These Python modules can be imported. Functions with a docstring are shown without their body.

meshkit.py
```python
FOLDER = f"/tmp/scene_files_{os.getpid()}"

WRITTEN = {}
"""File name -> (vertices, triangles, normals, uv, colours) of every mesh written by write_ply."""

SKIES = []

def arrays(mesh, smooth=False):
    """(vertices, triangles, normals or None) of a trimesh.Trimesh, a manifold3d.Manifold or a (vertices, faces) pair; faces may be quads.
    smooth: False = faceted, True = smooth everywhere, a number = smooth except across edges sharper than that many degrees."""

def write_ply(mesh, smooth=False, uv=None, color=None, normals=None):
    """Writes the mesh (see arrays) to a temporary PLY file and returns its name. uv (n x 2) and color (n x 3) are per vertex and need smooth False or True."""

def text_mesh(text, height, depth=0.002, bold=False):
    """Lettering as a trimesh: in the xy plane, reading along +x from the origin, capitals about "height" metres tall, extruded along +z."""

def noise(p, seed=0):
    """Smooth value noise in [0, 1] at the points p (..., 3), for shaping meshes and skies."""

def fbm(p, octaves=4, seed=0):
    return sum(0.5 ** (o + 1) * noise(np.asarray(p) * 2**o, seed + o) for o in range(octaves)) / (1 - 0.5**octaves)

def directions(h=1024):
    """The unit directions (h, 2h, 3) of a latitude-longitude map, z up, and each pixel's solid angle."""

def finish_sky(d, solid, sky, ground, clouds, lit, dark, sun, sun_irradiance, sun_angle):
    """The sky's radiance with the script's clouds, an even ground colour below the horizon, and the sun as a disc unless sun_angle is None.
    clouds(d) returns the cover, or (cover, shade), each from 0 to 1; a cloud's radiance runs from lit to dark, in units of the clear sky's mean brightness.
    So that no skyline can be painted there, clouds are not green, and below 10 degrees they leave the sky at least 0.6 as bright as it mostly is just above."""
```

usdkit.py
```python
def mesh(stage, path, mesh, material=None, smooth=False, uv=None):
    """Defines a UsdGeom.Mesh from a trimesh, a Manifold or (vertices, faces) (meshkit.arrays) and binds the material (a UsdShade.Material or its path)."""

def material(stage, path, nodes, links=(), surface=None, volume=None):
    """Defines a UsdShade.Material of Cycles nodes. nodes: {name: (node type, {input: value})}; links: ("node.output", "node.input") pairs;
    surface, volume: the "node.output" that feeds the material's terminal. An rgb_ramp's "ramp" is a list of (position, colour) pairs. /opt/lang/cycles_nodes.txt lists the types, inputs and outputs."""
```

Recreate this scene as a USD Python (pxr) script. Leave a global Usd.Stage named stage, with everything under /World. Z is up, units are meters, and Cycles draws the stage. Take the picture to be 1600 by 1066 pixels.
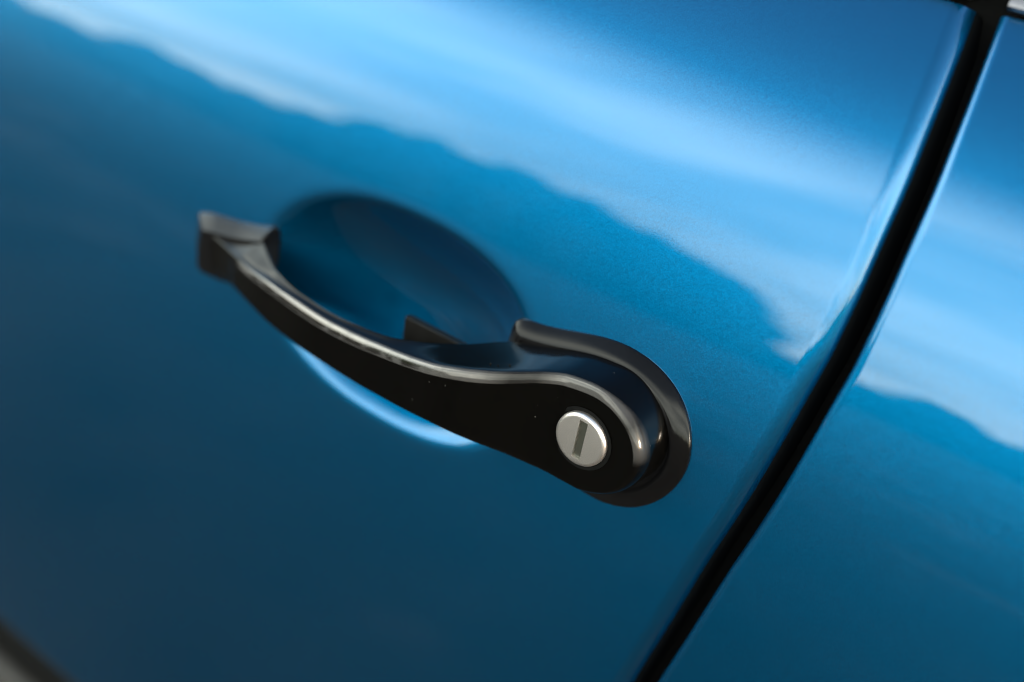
import math, random
import numpy as np
import trimesh
import manifold3d as m3
import usdkit, meshkit
from scipy.interpolate import PchipInterpolator
from pxr import Usd, UsdGeom, UsdLux, UsdShade, Gf, Sdf

random.seed(5); rng = np.random.default_rng(5)
stage = Usd.Stage.CreateInMemory()
UsdGeom.SetStageUpAxis(stage, UsdGeom.Tokens.z); UsdGeom.SetStageMetersPerUnit(stage, 1.0)
UsdGeom.Xform.Define(stage, '/World'); UsdGeom.Scope.Define(stage, '/World/Looks')
H0 = 0.66                       # height of the door lock above the ground; x runs to the rear of the car, -y out of the door

# ------------------------------------------------------------------ camera
CAM = np.array([0.11403486, -0.24035461, 0.16501870 + H0])
R = np.array([[0.79227938, 0.59183678, 0.14840015], [0.39614849, -0.31396258, -0.86284058], [-0.46406870, 0.7423993, -0.48320133]])
cam = UsdGeom.Camera.Define(stage, '/World/camera')
M = np.eye(4); M[0, :3], M[1, :3], M[2, :3], M[3, :3] = R[0], -R[1], -R[2], CAM
cam.AddTransformOp().Set(Gf.Matrix4d(M.tolist()))
cam.CreateHorizontalApertureAttr(36.0); cam.CreateFocalLengthAttr(36.0 * 1780 / 1600)
cam.CreateClippingRangeAttr((0.01, 5000.0))
cam.CreateFStopAttr(4.2); cam.CreateFocusDistanceAttr(0.296)
cam.CreateExposureAttr(3.24)

# ------------------------------------------------------------------ sky and sun
SUN_EL, SUN_AZ = math.radians(7), math.radians(87)      # azimuth from +y towards +x: behind the car and to its rear
sd = np.array([math.sin(SUN_AZ) * math.cos(SUN_EL), math.cos(SUN_AZ) * math.cos(SUN_EL), math.sin(SUN_EL)])
sky_mat = usdkit.material(stage, '/World/Looks/sky', {
    'tc': ('texture_coordinate', {}),
    'sky': ('sky_texture', {'sky_type': 'single_scattering', 'sun_disc': False, 'sun_elevation': SUN_EL, 'sun_rotation': SUN_AZ, 'aerosol_density': 1.5}),
    'sep': ('separate_xyz', {}),
    'zz': ('math', {'math_type': 'add', 'value2': 0.30}),
    'div': ('vector_math', {'math_type': 'divide'}),
    'cz': ('combine_xyz', {}),
    'map': ('mapping', {'scale': (0.8, 1.4, 1.0), 'rotation': (0, 0, 0.5), 'location': (4.7, -3.8, 0)}),
    'n': ('noise_texture', {'scale': 1.3, 'detail': 7.0, 'roughness': 0.5, 'distortion': 0.4}),
    'r': ('map_range', {'range_type': 'smoothstep', 'from_min': 0.34, 'from_max': 0.64, 'to_min': 0.38, 'to_max': 1.0, 'clamp': True}),
    'low': ('map_range', {'range_type': 'smoothstep', 'from_min': 0.42, 'from_max': 0.68, 'to_min': 1.0, 'to_max': 0.0, 'clamp': True}),
    'cov': ('math', {'math_type': 'multiply'}),
    'mx': ('mix_color', {'b': (9.2, 9.6, 8.5)}),
    'bg': ('background_shader', {'strength': 0.06}),
}, [('tc.generated', 'sep.vector'), ('sep.z', 'zz.value1'), ('zz.value', 'cz.x'), ('zz.value', 'cz.y'), ('zz.value', 'cz.z'),
    ('tc.generated', 'div.vector1'), ('cz.vector', 'div.vector2'), ('div.vector', 'map.vector'), ('map.vector', 'n.vector'),
    ('n.fac', 'r.value'), ('sep.z', 'low.value'), ('r.result', 'cov.value1'), ('low.result', 'cov.value2'),
    ('cov.value', 'mx.fac'), ('sky.color', 'mx.a'), ('mx.result', 'bg.color')], surface='bg.background')
dome = UsdLux.DomeLight.Define(stage, '/World/sky')
UsdShade.MaterialBindingAPI.Apply(dome.GetPrim()).Bind(sky_mat)
sun = UsdLux.DistantLight.Define(stage, '/World/sun')
sun.CreateNormalizeAttr(True); sun.CreateIntensityAttr(0.15); sun.CreateAngleAttr(10.0); sun.CreateColorAttr(Gf.Vec3f(1, .86, .7))
zc = sd; xc = np.cross([0, 0, 1], zc); xc /= np.linalg.norm(xc); yc = np.cross(zc, xc)
Ms = np.eye(4); Ms[0, :3], Ms[1, :3], Ms[2, :3] = xc, yc, zc
sun.AddTransformOp().Set(Gf.Matrix4d(Ms.tolist()))

# ------------------------------------------------------------------ materials
def mat(name, nodes, links=(), surface='p.BSDF'):
    return usdkit.material(stage, '/World/Looks/' + name, nodes, links, surface=surface)

PAINT = mat('blue_metallic_paint', {
    'g': ('geometry', {}),
    'v': ('voronoi_texture', {'scale': 4400.0}),
    's': ('vector_math', {'math_type': 'subtract', 'vector2': (.5, .5, .5)}),
    'k': ('vector_math', {'math_type': 'scale', 'scale': 0.085}),
    'a': ('vector_math', {'math_type': 'add'}),
    'nn': ('vector_math', {'math_type': 'normalize'}),
    'orange': ('noise_texture', {'scale': 420.0, 'detail': 1.0}),
    'b': ('bump', {'distance': 0.000004, 'strength': 0.1}),
    'p': ('principled_bsdf', {'base_color': (0.0, 0.122, 0.288), 'metallic': 1.0, 'roughness': 0.36, 'coat_weight': 1.0, 'coat_roughness': 0.004, 'coat_ior': 1.58}),
}, [('g.position', 'v.vector'), ('v.color', 's.vector1'), ('s.vector', 'k.vector1'), ('g.normal', 'a.vector1'), ('k.vector', 'a.vector2'), ('a.vector', 'nn.vector1'),
    ('nn.vector', 'p.normal'), ('g.position', 'orange.vector'), ('orange.fac', 'b.height'), ('b.normal', 'p.coat_normal')])

def black(name, col, rough, specks=True, coat=0.0, worn_highlight=False):
    nodes, links = {
        'g': ('geometry', {}),
        'n': ('noise_texture', {'scale': 900.0, 'detail': 3.0}),
        'b': ('bump', {'distance': 0.00003, 'strength': 0.02}),
        'n2': ('noise_texture', {'scale': 60.0, 'detail': 4.0}),
        'rr': ('map_range', {'from_min': 0.3, 'from_max': 0.7, 'to_min': rough * .7, 'to_max': rough * 1.35}),
        'v': ('voronoi_texture', {'scale': 420.0}),
        'sp': ('separate_color', {}),
        'lt': ('math', {'math_type': 'less_than', 'value2': 0.06}),
        'gt': ('math', {'math_type': 'greater_than', 'value2': 0.86 if specks else 2.0}),
        'm': ('math', {'math_type': 'multiply'}),
        'c': ('mix_color', {'a': col, 'b': (0.10, 0.095, 0.085)}),
        'p': ('principled_bsdf', {'specular_ior_level': 0.23, 'coat_weight': coat, 'coat_roughness': 0.05}),
    }, [('g.position', 'n.vector'), ('n.fac', 'b.height'), ('b.normal', 'p.normal'), ('g.position', 'n2.vector'), ('n2.fac', 'rr.value'), ('rr.result', 'p.roughness'),
        ('g.position', 'v.vector'), ('v.color', 'sp.color'), ('v.distance', 'lt.value1'), ('sp.r', 'gt.value1'), ('lt.value', 'm.value1'), ('gt.value', 'm.value2'),
        ('m.value', 'c.fac')]
    if not worn_highlight: return mat(name, nodes, links + [('c.result', 'p.base_color')])
    # along the bevel enamel is rubbed to bare metal; the mask also paints in highlights
    nodes.update({'w': ('attribute', {'attribute': 'wear_highlight'}), 'wn': ('noise_texture', {'scale': 260.0, 'detail': 5.0, 'roughness': .6}),
                  'wr': ('map_range', {'from_min': .36, 'from_max': .5, 'to_min': .8, 'to_max': 1.0, 'clamp': True}), 'wm': ('math', {'math_type': 'multiply', 'use_clamp': True}),
                  'wc': ('mix_color', {'b': (.20, .19, .185)})})
    links += [('g.position', 'wn.vector'), ('wn.fac', 'wr.value'), ('w.fac', 'wm.value1'), ('wr.result', 'wm.value2'), ('wm.value', 'wc.fac'), ('c.result', 'wc.a'), ('wc.result', 'p.base_color'), ('wm.value', 'p.metallic')]
    return mat(name, nodes, links)
HANDLE_BLACK = black('satin_black_enamel', (.0009, .0008, .0007), .105, True, 0.0, True)
PLATE_BLACK = black('black_gasket', (.003, .0028, .003), .12)
TAB_BLACK = black('black_bracket', (.006, .0055, .005), .3, False)
RUBBER = mat('black_rubber', {'p': ('principled_bsdf', {'base_color': (.002, .002, .002), 'roughness': .8, 'specular_ior_level': .12})})
TRIM_BLACK = black('black_trim', (.012, .012, .014), .25, False)
def metal(name, col, rough, bump=.25, scale=700.0):
    return mat(name, {
        'g': ('geometry', {}), 'n': ('noise_texture', {'scale': scale, 'detail': 4.0}),
        'b': ('bump', {'distance': 0.00003, 'strength': bump}),
        'rr': ('map_range', {'from_min': .3, 'from_max': .7, 'to_min': rough * .94, 'to_max': rough * 1.06}),
        'p': ('principled_bsdf', {'base_color': col, 'metallic': 1.0})},
        [('g.position', 'n.vector'), ('n.fac', 'b.height'), ('b.normal', 'p.normal'), ('n.fac', 'rr.value'), ('rr.result', 'p.roughness')])
STEEL = metal('brushed_stainless', (.88, .81, .77), .34, .04, 3000.0)
KEYWAY = metal('dull_keyway_metal', (.15, .15, .125), .42, .3, 900.0)
CHROME = metal('satin_chrome_trim', (.17, .17, .19), .3)
GLASS = mat('side_window_glass', {
    't': ('transparent_bsdf', {'color': (.30, .33, .32)}), 'gl': ('glossy_bsdf', {'roughness': 0.0}), 'f': ('fresnel', {'IOR': 1.5}), 'm': ('mix_closure', {})},
    [('f.fac', 'm.fac'), ('t.BSDF', 'm.closure1'), ('gl.BSDF', 'm.closure2')], surface='m.closure')
GROUND = mat('worn_asphalt', {
    'g': ('geometry', {}), 'n': ('noise_texture', {'scale': 1.5, 'detail': 8.0, 'roughness': .6}), 'v': ('voronoi_texture', {'scale': 90.0}),
    'r': ('rgb_ramp', {'ramp': [(.34, (.011, .010, .009)), (.55, (.037, .033, .028)), (.62, (.080, .066, .058))]}),
    'b': ('bump', {'distance': .004, 'strength': .5}), 'p': ('principled_bsdf', {'roughness': .95, 'specular_ior_level': .08})},
    [('g.position', 'n.vector'), ('g.position', 'v.vector'), ('n.fac', 'r.fac'), ('r.color', 'p.base_color'), ('v.distance', 'b.height'), ('b.normal', 'p.normal')])
FOLIAGE = mat('distant_foliage', {
    'g': ('geometry', {}), 'n': ('noise_texture', {'scale': 1.2, 'detail': 6.0}),
    'r': ('rgb_ramp', {'ramp': [(.3, (.012, .02, .008)), (.7, (.04, .055, .02))]}), 'p': ('principled_bsdf', {'roughness': .8, 'specular_ior_level': .1})},
    [('g.position', 'n.vector'), ('n.fac', 'r.fac'), ('r.color', 'p.base_color')])

# ------------------------------------------------------------------ helpers
def props(prim, **kw):
    for k, v in kw.items(): prim.SetCustomDataByKey(k, v)
    return prim
def W(p):                                   # (u, v, n) on the car's side -> world
    p = np.asarray(p, float)
    return np.stack([p[..., 0], -p[..., 2], p[..., 1] + H0], -1)
def fix(v, f):
    m = trimesh.Trimesh(np.asarray(v), np.asarray(f), process=False); return m
def grid_faces(a, b, flip=False, wrap=False):
    i, j = np.meshgrid(np.arange(a - 1), np.arange(b if wrap else b - 1), indexing='ij')
    j2 = (j + 1) % b
    q = np.stack([i * b + j, (i + 1) * b + j, (i + 1) * b + j2, i * b + j2], -1).reshape(-1, 4)
    if flip: q = q[:, ::-1]
    return np.vstack([q[:, [0, 1, 2]], q[:, [0, 2, 3]]])
car = UsdGeom.Xform.Define(stage, '/World/car').GetPrim()
def obj(path, mesh, material, smooth=False, **kw):
    m = usdkit.mesh(stage, '/World/' + path, mesh, material, smooth=smooth)
    return props(m.GetPrim(), **kw)
def out(mesh):
    """outward-facing closed mesh"""
    if mesh.volume < 0: mesh.invert()
    return mesh
def spline_closed(pts, n=160):
    from scipy.interpolate import splprep, splev
    pts = np.asarray(pts); tck, _ = splprep(np.vstack([pts, pts[:1]]).T, s=len(pts) * (0.00012) ** 2, per=True)
    return np.stack(splev(np.linspace(0, 1, n, endpoint=False), tck), 1)

# ------------------------------------------------------------------ ground and what stands round the car
g = trimesh.creation.box((3000, 3000, .5)); g.apply_translation((0, 0, -.25))
obj('ground', g, GROUND, kind='structure')
def tree_mass():
    V, F, n = [], [], 0
    ico = trimesh.creation.icosphere(4); d0 = np.array(ico.vertices)
    for k in range(320):
        az = math.radians(rng.uniform(-150, 60))              # 0 = straight out of the door, negative = towards the front of the car
        a = math.degrees(az)
        h = np.interp(a, [-150, -75, -58, -45, -30, -24, -19, -16, -12, 10, 60], [9, 6, 4, 7, 14, 13, 9, 4, 5.5, 5.5, 4]) * rng.uniform(.7, 1.15)
        dist = rng.uniform(75, 100)
        r = rng.uniform(.22, .55) * h + .8
        s = 1 + .6 * (meshkit.fbm(d0 * 2.6 + k * 7.3, 5, k) - .5) + .4 * (meshkit.noise(d0 * 11 + k, k) - .5)
        v = d0 * s[:, None] * [r, r, h * .55]; v += [math.sin(az) * dist, -math.cos(az) * dist, h * .5]
        V.append(v); F.append(np.array(ico.faces) + n); n += len(v)
    return fix(np.vstack(V), np.vstack(F))
obj('distant_trees', tree_mass(), FOLIAGE, True, kind='stuff', label='far-off dark belt of trees mirrored as a skyline in the blue paint', category='trees')

# ------------------------------------------------------------------ the body side: tilt of the panel (degrees) against height
TV = [-.40, -.30, -.15, -.05, 0, .02, .04, .057, .075, .09, .11, .127, .16]
TT = [-4, -2, 1, 4, 8, 12, 15.5, 19, 24, 30, 42, 50, 56]
tilt = PchipInterpolator(TV, np.radians(TT))
VS = np.linspace(-.4, .16, 1121); T_ = np.tan(tilt(VS))
CUM = np.concatenate([[0], np.cumsum(-(T_[1:] + T_[:-1]) / 2 * np.diff(VS))]); CUM -= np.interp(0, VS, CUM)
PS = PchipInterpolator(VS, CUM)
def P(v): return PS(np.clip(v, -.4, .16))
GV = [-.40, -.269, -.0742, -.0498, -.0254, -.0076, .0098, .0265, .0427, .0600, .0771, .0978, .1115, .1203, .16]
GU = [-.06, -.008, .0273, .0323, .037, .0408, .0439, .0462, .0481, .0487, .0486, .0471, .0451, .0432, .036]
edge = PchipInterpolator(GV, GU)
GAP = 0.0063
BC, BA, BB, BROT, BD = np.array([-.0807, -.0038]), .0549, .0331, -.0073, .0166
def bowl(u, v):
    x, y = u - BC[0], v - BC[1]; ca, sa = math.cos(BROT), math.sin(BROT)
    e1, e2 = x * ca + y * sa, -x * sa + y * ca; pw = np.where(e1 > 0, 2.45, 2.1)
    rho = (np.abs(e1 / np.where(e1 > 0, .0519, .0562)) ** pw + np.abs(e2 / BB) ** pw) ** (1 / pw)
    k = .0008
    t = BD * (1 - np.minimum(rho, 3) ** 1.9)
    return k * np.log1p(np.exp(np.clip(t / k, -60, 60)))
V_LOW, V_TOP = -.294, .1187
def panel(ws, vs, side):
    """side -1: the door, whose rolled rear edge is at w=0; +1: the quarter panel, whose rolled front edge is at w=GAP."""
    Wg, Vg = np.meshgrid(ws, vs, indexing='ij')
    # rolled edge: within 2 roll radii of the edge the sheet turns inward, then runs 14 mm deep
    rr = .0065 if side < 0 else .0026
    e = -Wg if side < 0 else Wg - GAP                     # distance from the edge, negative = round the corner
    u_off = np.where(e >= rr, e, 0.); dep = np.zeros_like(e)
    ang = np.clip((rr - e) / rr, 0, np.pi / 2)
    m_ = e < rr
    u_off = np.where(m_, rr - rr * np.sin(ang), e); dep = np.where(m_, rr - rr * np.cos(ang), 0)
    past = rr - e - rr * np.pi / 2
    dep = np.where(past > 0, rr + past, dep); u_off = np.where(past > 0, 0.0, u_off)
    ed = edge(Vg) + (.0012 if side < 0 else 0.)
    u = ed - u_off if side < 0 else ed + GAP + u_off
    n = P(Vg) - dep
    th = tilt(np.clip(Vg, -.4, .16))
    if side < 0: n = n - bowl(u, Vg) * np.where(u < -.012, 1, 0)
    # bottom and top edge fold inward
    v = Vg + 0
    lo = np.clip((V_LOW + .022 - Vg) / .022, 0, 1.6); n = n - .012 * lo ** 2
    n = n - dep * 0
    # deepen the roll along the local normal
    v = v + np.where(dep > 0, -dep * np.sin(th) * .6, 0)
    return W(np.stack([u, v, n], -1))
def spaced(*segs):
    o = [np.linspace(a, b, n, endpoint=False) for a, b, n in segs]; return np.unique(np.round(np.concatenate(o + [[segs[-1][1]]]), 9))
vsamp = spaced((V_LOW - .006, V_LOW + .024, 34), (V_LOW + .024, -.06, 60), (-.06, .045, 190), (.045, V_TOP, 90))
wsamp = spaced((-.75, -.22, 60), (-.22, -.05, 300), (-.05, -.010, 50), (-.010, .0003, 64))
door_v = panel(wsamp, vsamp, -1)
obj('car/door_panel', fix(door_v.reshape(-1, 3), grid_faces(len(wsamp), len(vsamp), flip=False)), PAINT, True, label='metallic blue door skin with a scooped finger recess')
ws_ = spaced((.00015, .016, 30))  # rest of the door's folded flange, black to paint in the gap's shade
es = panel(ws_, vsamp, -1); obj('car/door_edge_shade', fix(es.reshape(-1, 3), grid_faces(len(ws_), len(vsamp))), RUBBER, True, label='inward flange of the door edge, coloured black as painted gap shade')
wq = spaced((GAP - .018, GAP + .005, 60), (GAP + .005, .08, 60), (.08, .6, 40))
vq = spaced((V_LOW - .006, V_LOW + .024, 34), (V_LOW + .024, 0, 80), (0, V_TOP, 110))
q_v = panel(wq, vq, 1)
obj('car/rear_quarter_panel', fix(q_v.reshape(-1, 3), grid_faces(len(wq), len(vq))), PAINT, True, label='metallic blue rear quarter panel behind the door gap')

def extrude_u(profile, u0, u1, n=2, follow=None):
    """profile: closed list of (v, n) -> a bar along u"""
    pr = np.asarray(profile); us = np.linspace(u0, u1, n); L = []
    for u in us:
        L.append(np.c_[np.full(len(pr), u), pr])
    v = W(np.array(L)); k = len(pr)
    f = [grid_faces(n, k, wrap=True)]
    from shapely.geometry import Polygon
    _, tri = trimesh.creation.triangulate_polygon(Polygon(pr), engine='earcut') if False else (None, None)
    c0, c1 = v[0].mean(0), v[-1].mean(0); V = np.vstack([v.reshape(-1, 3), c0, c1]); b = n * k
    i = np.arange(k); j = (i + 1) % k
    f += [np.stack([j, i, np.full(k, b)], 1), np.stack([(n - 1) * k + i, (n - 1) * k + j, np.full(k, b + 1)], 1)]
    m = fix(V, np.vstack(f)); m.fix_normals(); return out(m)
# dark body structure inside the gap
jb = []
for v in np.linspace(V_LOW, V_TOP - .002, 40):
    u0 = float(edge(v)); n0 = float(P(v))
    jb.append([[u0 - .02, v, n0 - .021], [u0 + GAP + .02, v, n0 - .021], [u0 + GAP + .02, v, n0 - .03], [u0 - .02, v, n0 - .03]])
jv = W(np.array(jb)); jm = fix(jv.reshape(-1, 3), grid_faces(40, 4, wrap=True)); jm.fix_normals()
obj('car/door_seal', jm, RUBBER, False, label='black rubber seal deep in the gap behind the door')

# window trim along the top edge
def rrect(v0, v1, n0, n1, r, k=5):
    o = []
    for (cv, cn, a0) in ((v1 - r, n1 - r, 0), (v0 + r, n1 - r, 90), (v0 + r, n0 + r, 180), (v1 - r, n0 + r, 270)):
        for a in np.radians(np.linspace(a0, a0 + 90, k)): o.append((cv + r * math.cos(a), cn + r * math.sin(a)))
    return o
nT = float(P(V_TOP)); e_top = float(edge(V_TOP))
def trim_bar(u0, u1, lift):
    pr = [(0, -.012), (0, -.0026), (.0002, -.0016), (.0008, -.0006), (.0017, 0), (.0028, -.0002), (.0105, -.0040), (.0114, -.0048), (.0117, -.0058), (.0117, -.012)]
    return extrude_u([(V_TOP + lift + a, nT + .0012 + b) for a, b in pr][::-1], u0, u1)
obj('car/window_trim', trim_bar(-.75, e_top - .0015, .0012), TRIM_BLACK, 40, label='black window trim strip along the top of the door')
obj('car/window_trim_001', trim_bar(e_top + GAP + .0015, .6, .0008), CHROME, 40, label='satin silver window trim strip on the quarter panel')
def slab(pts, th):
    """four corner points of a sheet, given a thickness"""
    a, b, c, d = np.asarray(pts, float); nn = np.cross(b - a, d - a); nn = nn / np.linalg.norm(nn) * th
    m = fix(np.array([a, b, c, d, a + nn, b + nn, c + nn, d + nn]), [[0, 2, 1], [0, 3, 2], [4, 5, 6], [4, 6, 7], [0, 1, 5], [0, 5, 4], [1, 2, 6], [1, 6, 5], [2, 3, 7], [2, 7, 6], [3, 0, 4], [3, 4, 7]])
    m.fix_normals(); return m
vt = V_TOP + .012
for k, (a, b) in enumerate(((-.75, e_top - .002), (e_top + GAP + .002, .6))):
    pts = W(np.array([[a, vt - .006, nT - .010], [b, vt - .006, nT - .010], [b - .06 * (k == 0), vt + .36, nT - .2], [a, vt + .36, nT - .2]]))
    obj('car/side_window' + ('_%03d' % k if k else ''), slab(pts, .004), GLASS)
# rocker below the door and the bulk of the body behind the side
obj('car/rocker_panel', extrude_u(rrect(V_LOW - .035, V_LOW - .007, -.06, float(P(V_LOW)) - .010, .008, 7), -.75, .6), RUBBER, 40, label='black rocker panel below the blue door')
SILL = mat('grey_sill_plastic', {'p': ('principled_bsdf', {'base_color': (.017, .0145, .0125), 'roughness': .6})})
obj('car/sill_trim', extrude_u(rrect(V_LOW - .17, V_LOW - .037, -.05, float(P(V_LOW)) - .004, .012, 7), -.75, .6), SILL, 40, label='grey sill trim along the bottom of the car side')
bx = trimesh.creation.box((1.33, 1.35, .34 + .20)); bx.apply_translation((-.075, .0605 + .675, H0 - .14)); 
obj('car/body_shell', bx, RUBBER, False, label='dark inner body behind the door')
rf = trimesh.creation.box((1.2, .95, .04)); rf.apply_translation((-.1, .3 + .475, H0 + vt + .37))
obj('car/roof', rf, PAINT)

# ------------------------------------------------------------------ door handle
SU = [-.170, -.165, -.155, -.145, -.135, -.125, -.115, -.105, -.095, -.085, -.075, -.065, -.055, -.045, -.035, -.030, -.025, -.020, -.015, -.008, 0.0]
SN = [.0040, .0049, .0066, .0098, .0137, .0172, .0203, .0228, .0249, .0265, .0276, .0281, .0281, .0276, .0259, .0243, .0222, .0196, .0172, .0151, .0146]
SA = [-.0157, -.0152, -.0143, -.0131, -.0121, -.0116, -.0114, -.0109, -.0102, -.0095, -.0091, -.0089, -.0088, -.0087, -.0092, -.0097, -.0104, -.0115, -.0127, -.0138, -.0142]
SB = [-.0035, -.0037, -.0040, -.0040, -.0035, -.0027, -.0015, -.0008, -.0003, .0003, .0012, .0023, .0035, .0048, .0066, .0076, .0088, .0103, .0119, .0135, .0142]
SK = [-.010, -.008, -.004, -.001, .0035, .0092, .0145, .0184, .0206, .0222, .0229, .0224, .0189, .0122, .003, .0, -.002, -.002, -.002, -.002, -.002]
SC = [.0004, .0005, .0008, .0011, .0014, .0015, .0017, .0019, .0021, .0021, .0022, .0022, .0021, .0021, .0023, .0024, .0024, .0023, .0022, .0021, .0020]
fN, fA, fB, fK, fC = (PchipInterpolator(SU, s) for s in (SN, SA, SB, SK, SC))
def half(w, n, ch, nb, lean=.0007, sh=0.0):
    """from the middle of the face out to the edge, over the bevel (sh=0) or round shoulder (sh=1) and down the side: (distance from the centre line, n)"""
    o = [(0, n), (w * .5, n), (w * .85, n), (w - .0003, n), (w, n - .00006)]
    C = [(1.2 * ch * t, -ch * (.36 * t + .16 * t ** 3)) for t in (.15, .4, .65, .85)] + [(1.17 * ch, -ch * .52), (1.2 * ch + .00006, -ch * .64), (1.2 * ch + .00014, -ch * .9), (1.2 * ch + .0003, -ch * 1.4 - .0004)]
    S = [(.0021 * math.sin(q), -.00012 - .0062 * (1 - math.cos(q))) for q in np.radians([9, 20, 31, 42, 53, 64, 76, 88])]
    B = np.array(C) * (1 - sh) + np.array(S) * sh
    o += [(w + b[0], n + b[1]) for b in B]
    ch = float(B[-1][0]) - .0003; s0 = n + float(B[-1][1]); nb2 = min(nb, s0 - .0006)
    for t in (.25, .5, .75): o.append((w + ch + .0003 + lean * t, s0 + (nb2 - s0) * t))
    r = min(.0010, (s0 - nb2) * .3)
    o += [(w + ch + .0003 + lean, nb2 + r), (w + ch + .0001 + lean, nb2 + r * .3), (w + ch - r + lean, nb2), ((w + ch) * .5, nb2), (0, nb2)]
    return np.array(o)
rings = []; wear_highlight = []
def wear_highlight_profile(n_pts, amount):
    i = np.arange(n_pts); return amount * np.interp(i, [3, 4, 8, 9.5, 10.5], [0, 1, 1, .7, 0])
us = spaced((-.1605, -.13, 30), (-.13, -.045, 50), (-.045, 0, 60))
for u in us:
    a, b, n, ch, nb = float(fA(u)), float(fB(u)), float(fN(u)), float(fC(u)), float(fK(u))
    mid = np.interp(u, [-.17, -.16, -.03, 0], [-.0096, -.0095, -.001, 0]); 
    mid = min(max(mid, a + .002), b - .002)
    up = half(b - mid, n, ch, nb, float(np.interp(u, [-.17, -.16, -.145, -.135, -.127, -.118, -.10], [.0005, .0010, .0034, .0052, .0040, .0018, .0007]))); lo = half(mid - a, n, ch * .6, nb)
    ring = np.vstack([np.c_[mid + up[:, 0], up[:, 1]], np.c_[mid - lo[1:-1][::-1, 0], lo[1:-1][::-1, 1]]])
    wu = np.interp(u, [-.136, -.124, -.05, -.040, -.030, -.022, -.016, -.010, 0], [0, 1, 1, .75, .5, .08, .08, .5, .5])  # rubbed metal varied along the grip to paint bright and dark highlight bands
    wear_highlight.append(np.r_[wear_highlight_profile(len(up), wu), np.zeros(len(ring) - len(up))])
    rings.append(np.c_[np.full(len(ring), u), ring])
k = len(rings[0]); L = len(half(.01, .01, .002, 0))
body = W(np.array(rings)); V = [body.reshape(-1, 3)]; F = [grid_faces(len(us), k, wrap=True)]
c = W(rings[0].mean(0)); V.append(c[None]); wear_highlight = [np.concatenate(wear_highlight), [0.]]; i = np.arange(k); F.append(np.stack([i, (i + 1) % k, np.full(k, body.shape[0] * k)], 1))
handle_a = fix(np.vstack(V), np.vstack(F))
# rounded end: the last section's half profile turned about the lock's axis
caps = []
phis = np.linspace(math.pi / 2, -math.pi / 2, 61)
for ph in phis:
    s = math.cos(ph); chm = np.interp(ph, [-math.pi / 2, math.pi / 2], [float(fC(0)) * .6, float(fC(0))]); dg = math.degrees(ph); sh = np.interp(dg, [-90, -60, 30, 85], [0, 1, 1, 0]); sh = sh * sh * (3 - 2 * sh)
    h = half(.0142, float(fN(0)), chm, float(fK(0)), .0007, sh)
    wear_highlight.append(wear_highlight_profile(len(h), np.interp(math.degrees(ph), [-90, 2, 16, 28, 42, 60, 90], [0, 0, .35, .4, .1, .35, .5])))  # bare metal amount round the end paints in a highlight patch
    caps.append(np.stack([h[:, 0] * math.cos(ph) * 1.09, h[:, 0] * math.sin(ph), h[:, 1]], -1))
cap = W(np.array(caps)); handle_b = fix(cap.reshape(-1, 3), grid_faces(len(phis), L))
handle = trimesh.util.concatenate([handle_a, handle_b]); raw_v, raw_w = np.array(handle.vertices), np.concatenate(wear_highlight); handle.merge_vertices(digits_vertex=7); handle.update_faces(handle.nondegenerate_faces()); handle.fix_normals()
if handle.volume < 0: handle.invert()
from scipy.spatial import cKDTree
hp = obj('car/door_handle', handle, HANDLE_BLACK, True, label='curved satin black pull handle with a round lock end')
wv = raw_w[cKDTree(raw_v).query(np.array(handle.vertices))[1]]
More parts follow.
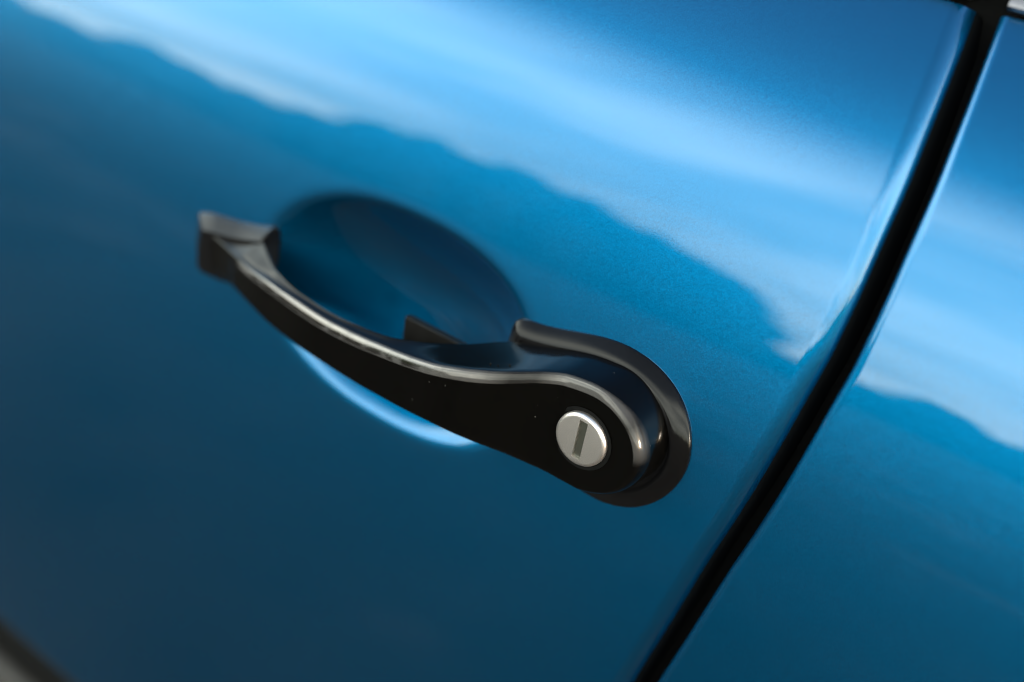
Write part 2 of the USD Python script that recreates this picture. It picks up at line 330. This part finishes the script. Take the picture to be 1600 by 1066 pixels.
UsdGeom.PrimvarsAPI(hp).CreatePrimvar('wear_highlight', Sdf.ValueTypeNames.FloatArray, 'vertex').Set([float(x) for x in wv])

# three small blisters in the enamel on top of the grip
for q, (u, t, rad) in enumerate(((-.0300, .42, .00030), (-.0278, .40, .00026), (-.0252, .46, .00028))):
    n0, vb, ch = float(fN(u)), float(fB(u)), float(fC(u))
    bl = trimesh.creation.icosphere(2, rad); bl.apply_scale([1, .6, 1]); bl.apply_translation(W(np.array([u, vb + 1.2 * ch + .0006, n0 * (1 - t * .55)])))
    obj('car/door_handle/enamel_blister' + ('_%03d' % q if q else ''), bl, HANDLE_BLACK, True)

# gasket plate under the lock end
outline = spline_closed([(-.0376, .0099), (-.0372, .0145), (-.0335, .0158), (-.0298, .0162), (-.0226, .0177), (-.0124, .0203), (-.0034, .0213), (.0039, .0208), (.0102, .0188), (.0161, .0154), (.0205, .0108),
                         (.0235, .0052), (.0245, -.0009), (.0230, -.0086), (.0199, -.0145), (.0150, -.0193), (.0092, -.0224), (.0014, -.0238), (-.0058, -.0234), (-.0130, -.0205), (-.0220, -.0165), (-.0310, -.0125), (-.0370, -.0095), (-.0385, 0)], 200)
from shapely.geometry import Polygon
def ring_in(d, n=200):
    """the outline pulled inwards by d along its own normals"""
    t = np.roll(outline, -1, 0) - np.roll(outline, 1, 0); t /= np.linalg.norm(t, axis=1)[:, None]
    nn = np.stack([-t[:, 1], t[:, 0]], 1)
    if Polygon(outline).exterior.is_ccw is False: nn = -nn
    return outline + nn * d
def plate_layers():
    ls = []
    for d, lift in ((0.0, -.004), (0.0, .0006), (.0002, .0010), (.0007, .0014), (.0020, .0020), (.0036, .0027), (.0044, .0029), (.0050, .0028), (.0056, .0022), (.0060, .0016), (.008, .0016)):
        o = ring_in(d); ls.append(np.c_[o, P(o[:, 1]) * (1 if lift < .002 else .8) + lift])
    return ls
pls = plate_layers(); pv = W(np.array(pls)); PV = np.vstack([pv.reshape(-1, 3), W(np.array([-.004, -.001, .0018]))])
nk = len(outline); pf = [grid_faces(len(pls), nk, wrap=True)]
i = np.arange(nk); pf.append(np.stack([(len(pls) - 1) * nk + i, (len(pls) - 1) * nk + (i + 1) % nk, np.full(nk, len(PV) - 1)], 1))
pm = fix(PV, np.vstack(pf)); pm.fix_normals()
if (pm.face_normals * pm.area_faces[:, None]).sum(0)[1] > 0: pm.invert()
obj('car/door_handle/mounting_plate', pm, PLATE_BLACK, 50, label='black gasket plate round the lock end')

# front foot of the handle
fo = [(-.1686, -.0013), (-.1646, .0003), (-.1600, .0012), (-.150, .0026), (-.141, .0045), (-.1337, .0068), (-.1325, .0040), (-.1322, -.008), (-.1335, -.0165), (-.1450, -.0190), (-.1555, -.0205), (-.1640, -.0212), (-.1665, -.0200), (-.1680, -.011)]
fo = np.array(fo); ft = fo.copy(); ctr = np.array([-.146, -.007])
ft = np.array([(-.1612, -.0030), (-.1585, -.0024), (-.1545, -.0016), (-.147, -.0002), (-.140, .0016), (-.1333, .0036), (-.1322, .0018), (-.1320, -.006), (-.1332, -.0135), (-.1440, -.0155), (-.1530, -.0166), (-.1600, -.0172), (-.1618, -.0162), (-.1622, -.009)])
lay = [np.c_[fo, P(fo[:, 1]) - .003], np.c_[fo, P(fo[:, 1]) + .0008]]
for t in (.5, .92): lay.append(np.c_[fo + (ft - fo) * t, (.0008 + .0052 * t) + 0 * ft[:, 0]])
lay.append(np.c_[ctr + (ft - ctr) * .985, np.full(len(ft), .0063)]); lay.append(np.c_[ctr + (ft - ctr) * .80, np.full(len(ft), .0064)])
fv = W(np.array(lay)); nk = len(fo); FV = np.vstack([fv.reshape(-1, 3), W(np.array([*ctr, .0064]))])
ff = [grid_faces(len(lay), nk, wrap=True)]; i = np.arange(nk); ff.append(np.stack([(len(lay) - 1) * nk + i, (len(lay) - 1) * nk + (i + 1) % nk, np.full(nk, len(FV) - 1)], 1))
fm = fix(FV, np.vstack(ff)); fm.fix_normals()
if (fm.face_normals * fm.area_faces[:, None]).sum(0)[1] > 0: fm.invert()
obj('car/door_handle/mounting_foot', fm, PLATE_BLACK, 35, label='small flared black foot at the front end')

# release tab standing in the recess
tb = m3.Manifold.batch_hull([m3.Manifold.sphere(.0004, 12).translate((x, y, z)) for x in (-.0703, -.040) for y in (-.010, .0031) for z in (.0040, .0058)])
tm = tb.to_mesh(); tv = W(np.array(tm.vert_properties[:, :3])); tmesh = fix(tv, tm.tri_verts); tmesh.fix_normals(); out(tmesh)
obj('car/door_handle/release_tab', tmesh, TAB_BLACK, 40, label='flat black tab behind the grip in the recess')

# lock cylinder
LC = np.array([-.0004, .0007]); nf = float(fN(0)); RL = .0078
prof = np.array([(0, -.004), (RL, -.004), (RL, .0006), (RL - .00008, .0010), (RL - .0003, .00135), (RL - .0007, .00162), (RL - .0011, .00172), (0, .00175)])
cyl = m3.CrossSection([prof.tolist()]).revolve(128)
slot = m3.Manifold.cube((.0025, .0116, .004), True).rotate((0, 0, -1.5)).translate((.0002, .0002, .0025))
lk = cyl - slot
def lock_mesh(man):
    mm = man.to_mesh(); v = np.array(mm.vert_properties[:, :3]); m = fix(W(np.c_[v[:, :2] + LC, v[:, 2] + nf]), mm.tri_verts); m.fix_normals(); return out(m)
obj('car/door_handle/lock_cylinder', lock_mesh(lk), STEEL, 40, label='round brushed steel lock with a key slot')
kw = m3.Manifold.cube((.0024, .0115, .001), True).rotate((0, 0, -1.5)).translate((.0002, .0002, .0005))
obj('car/door_handle/keyway', lock_mesh(kw), KEYWAY, False, label='dull metal shutter inside the key slot')
gv = np.array([(RL + .00005, .0001), (RL + .0011, .0001), (RL + .0013, .00035), (RL + .0005, .0004)])
ringm = lock_mesh(m3.CrossSection([gv.tolist()]).revolve(96))
obj('car/door_handle/lock_ring', ringm, RUBBER, 40)

props(car, label='metallic blue car door side with black pull handle, steel lock and dark door gap', category='car')
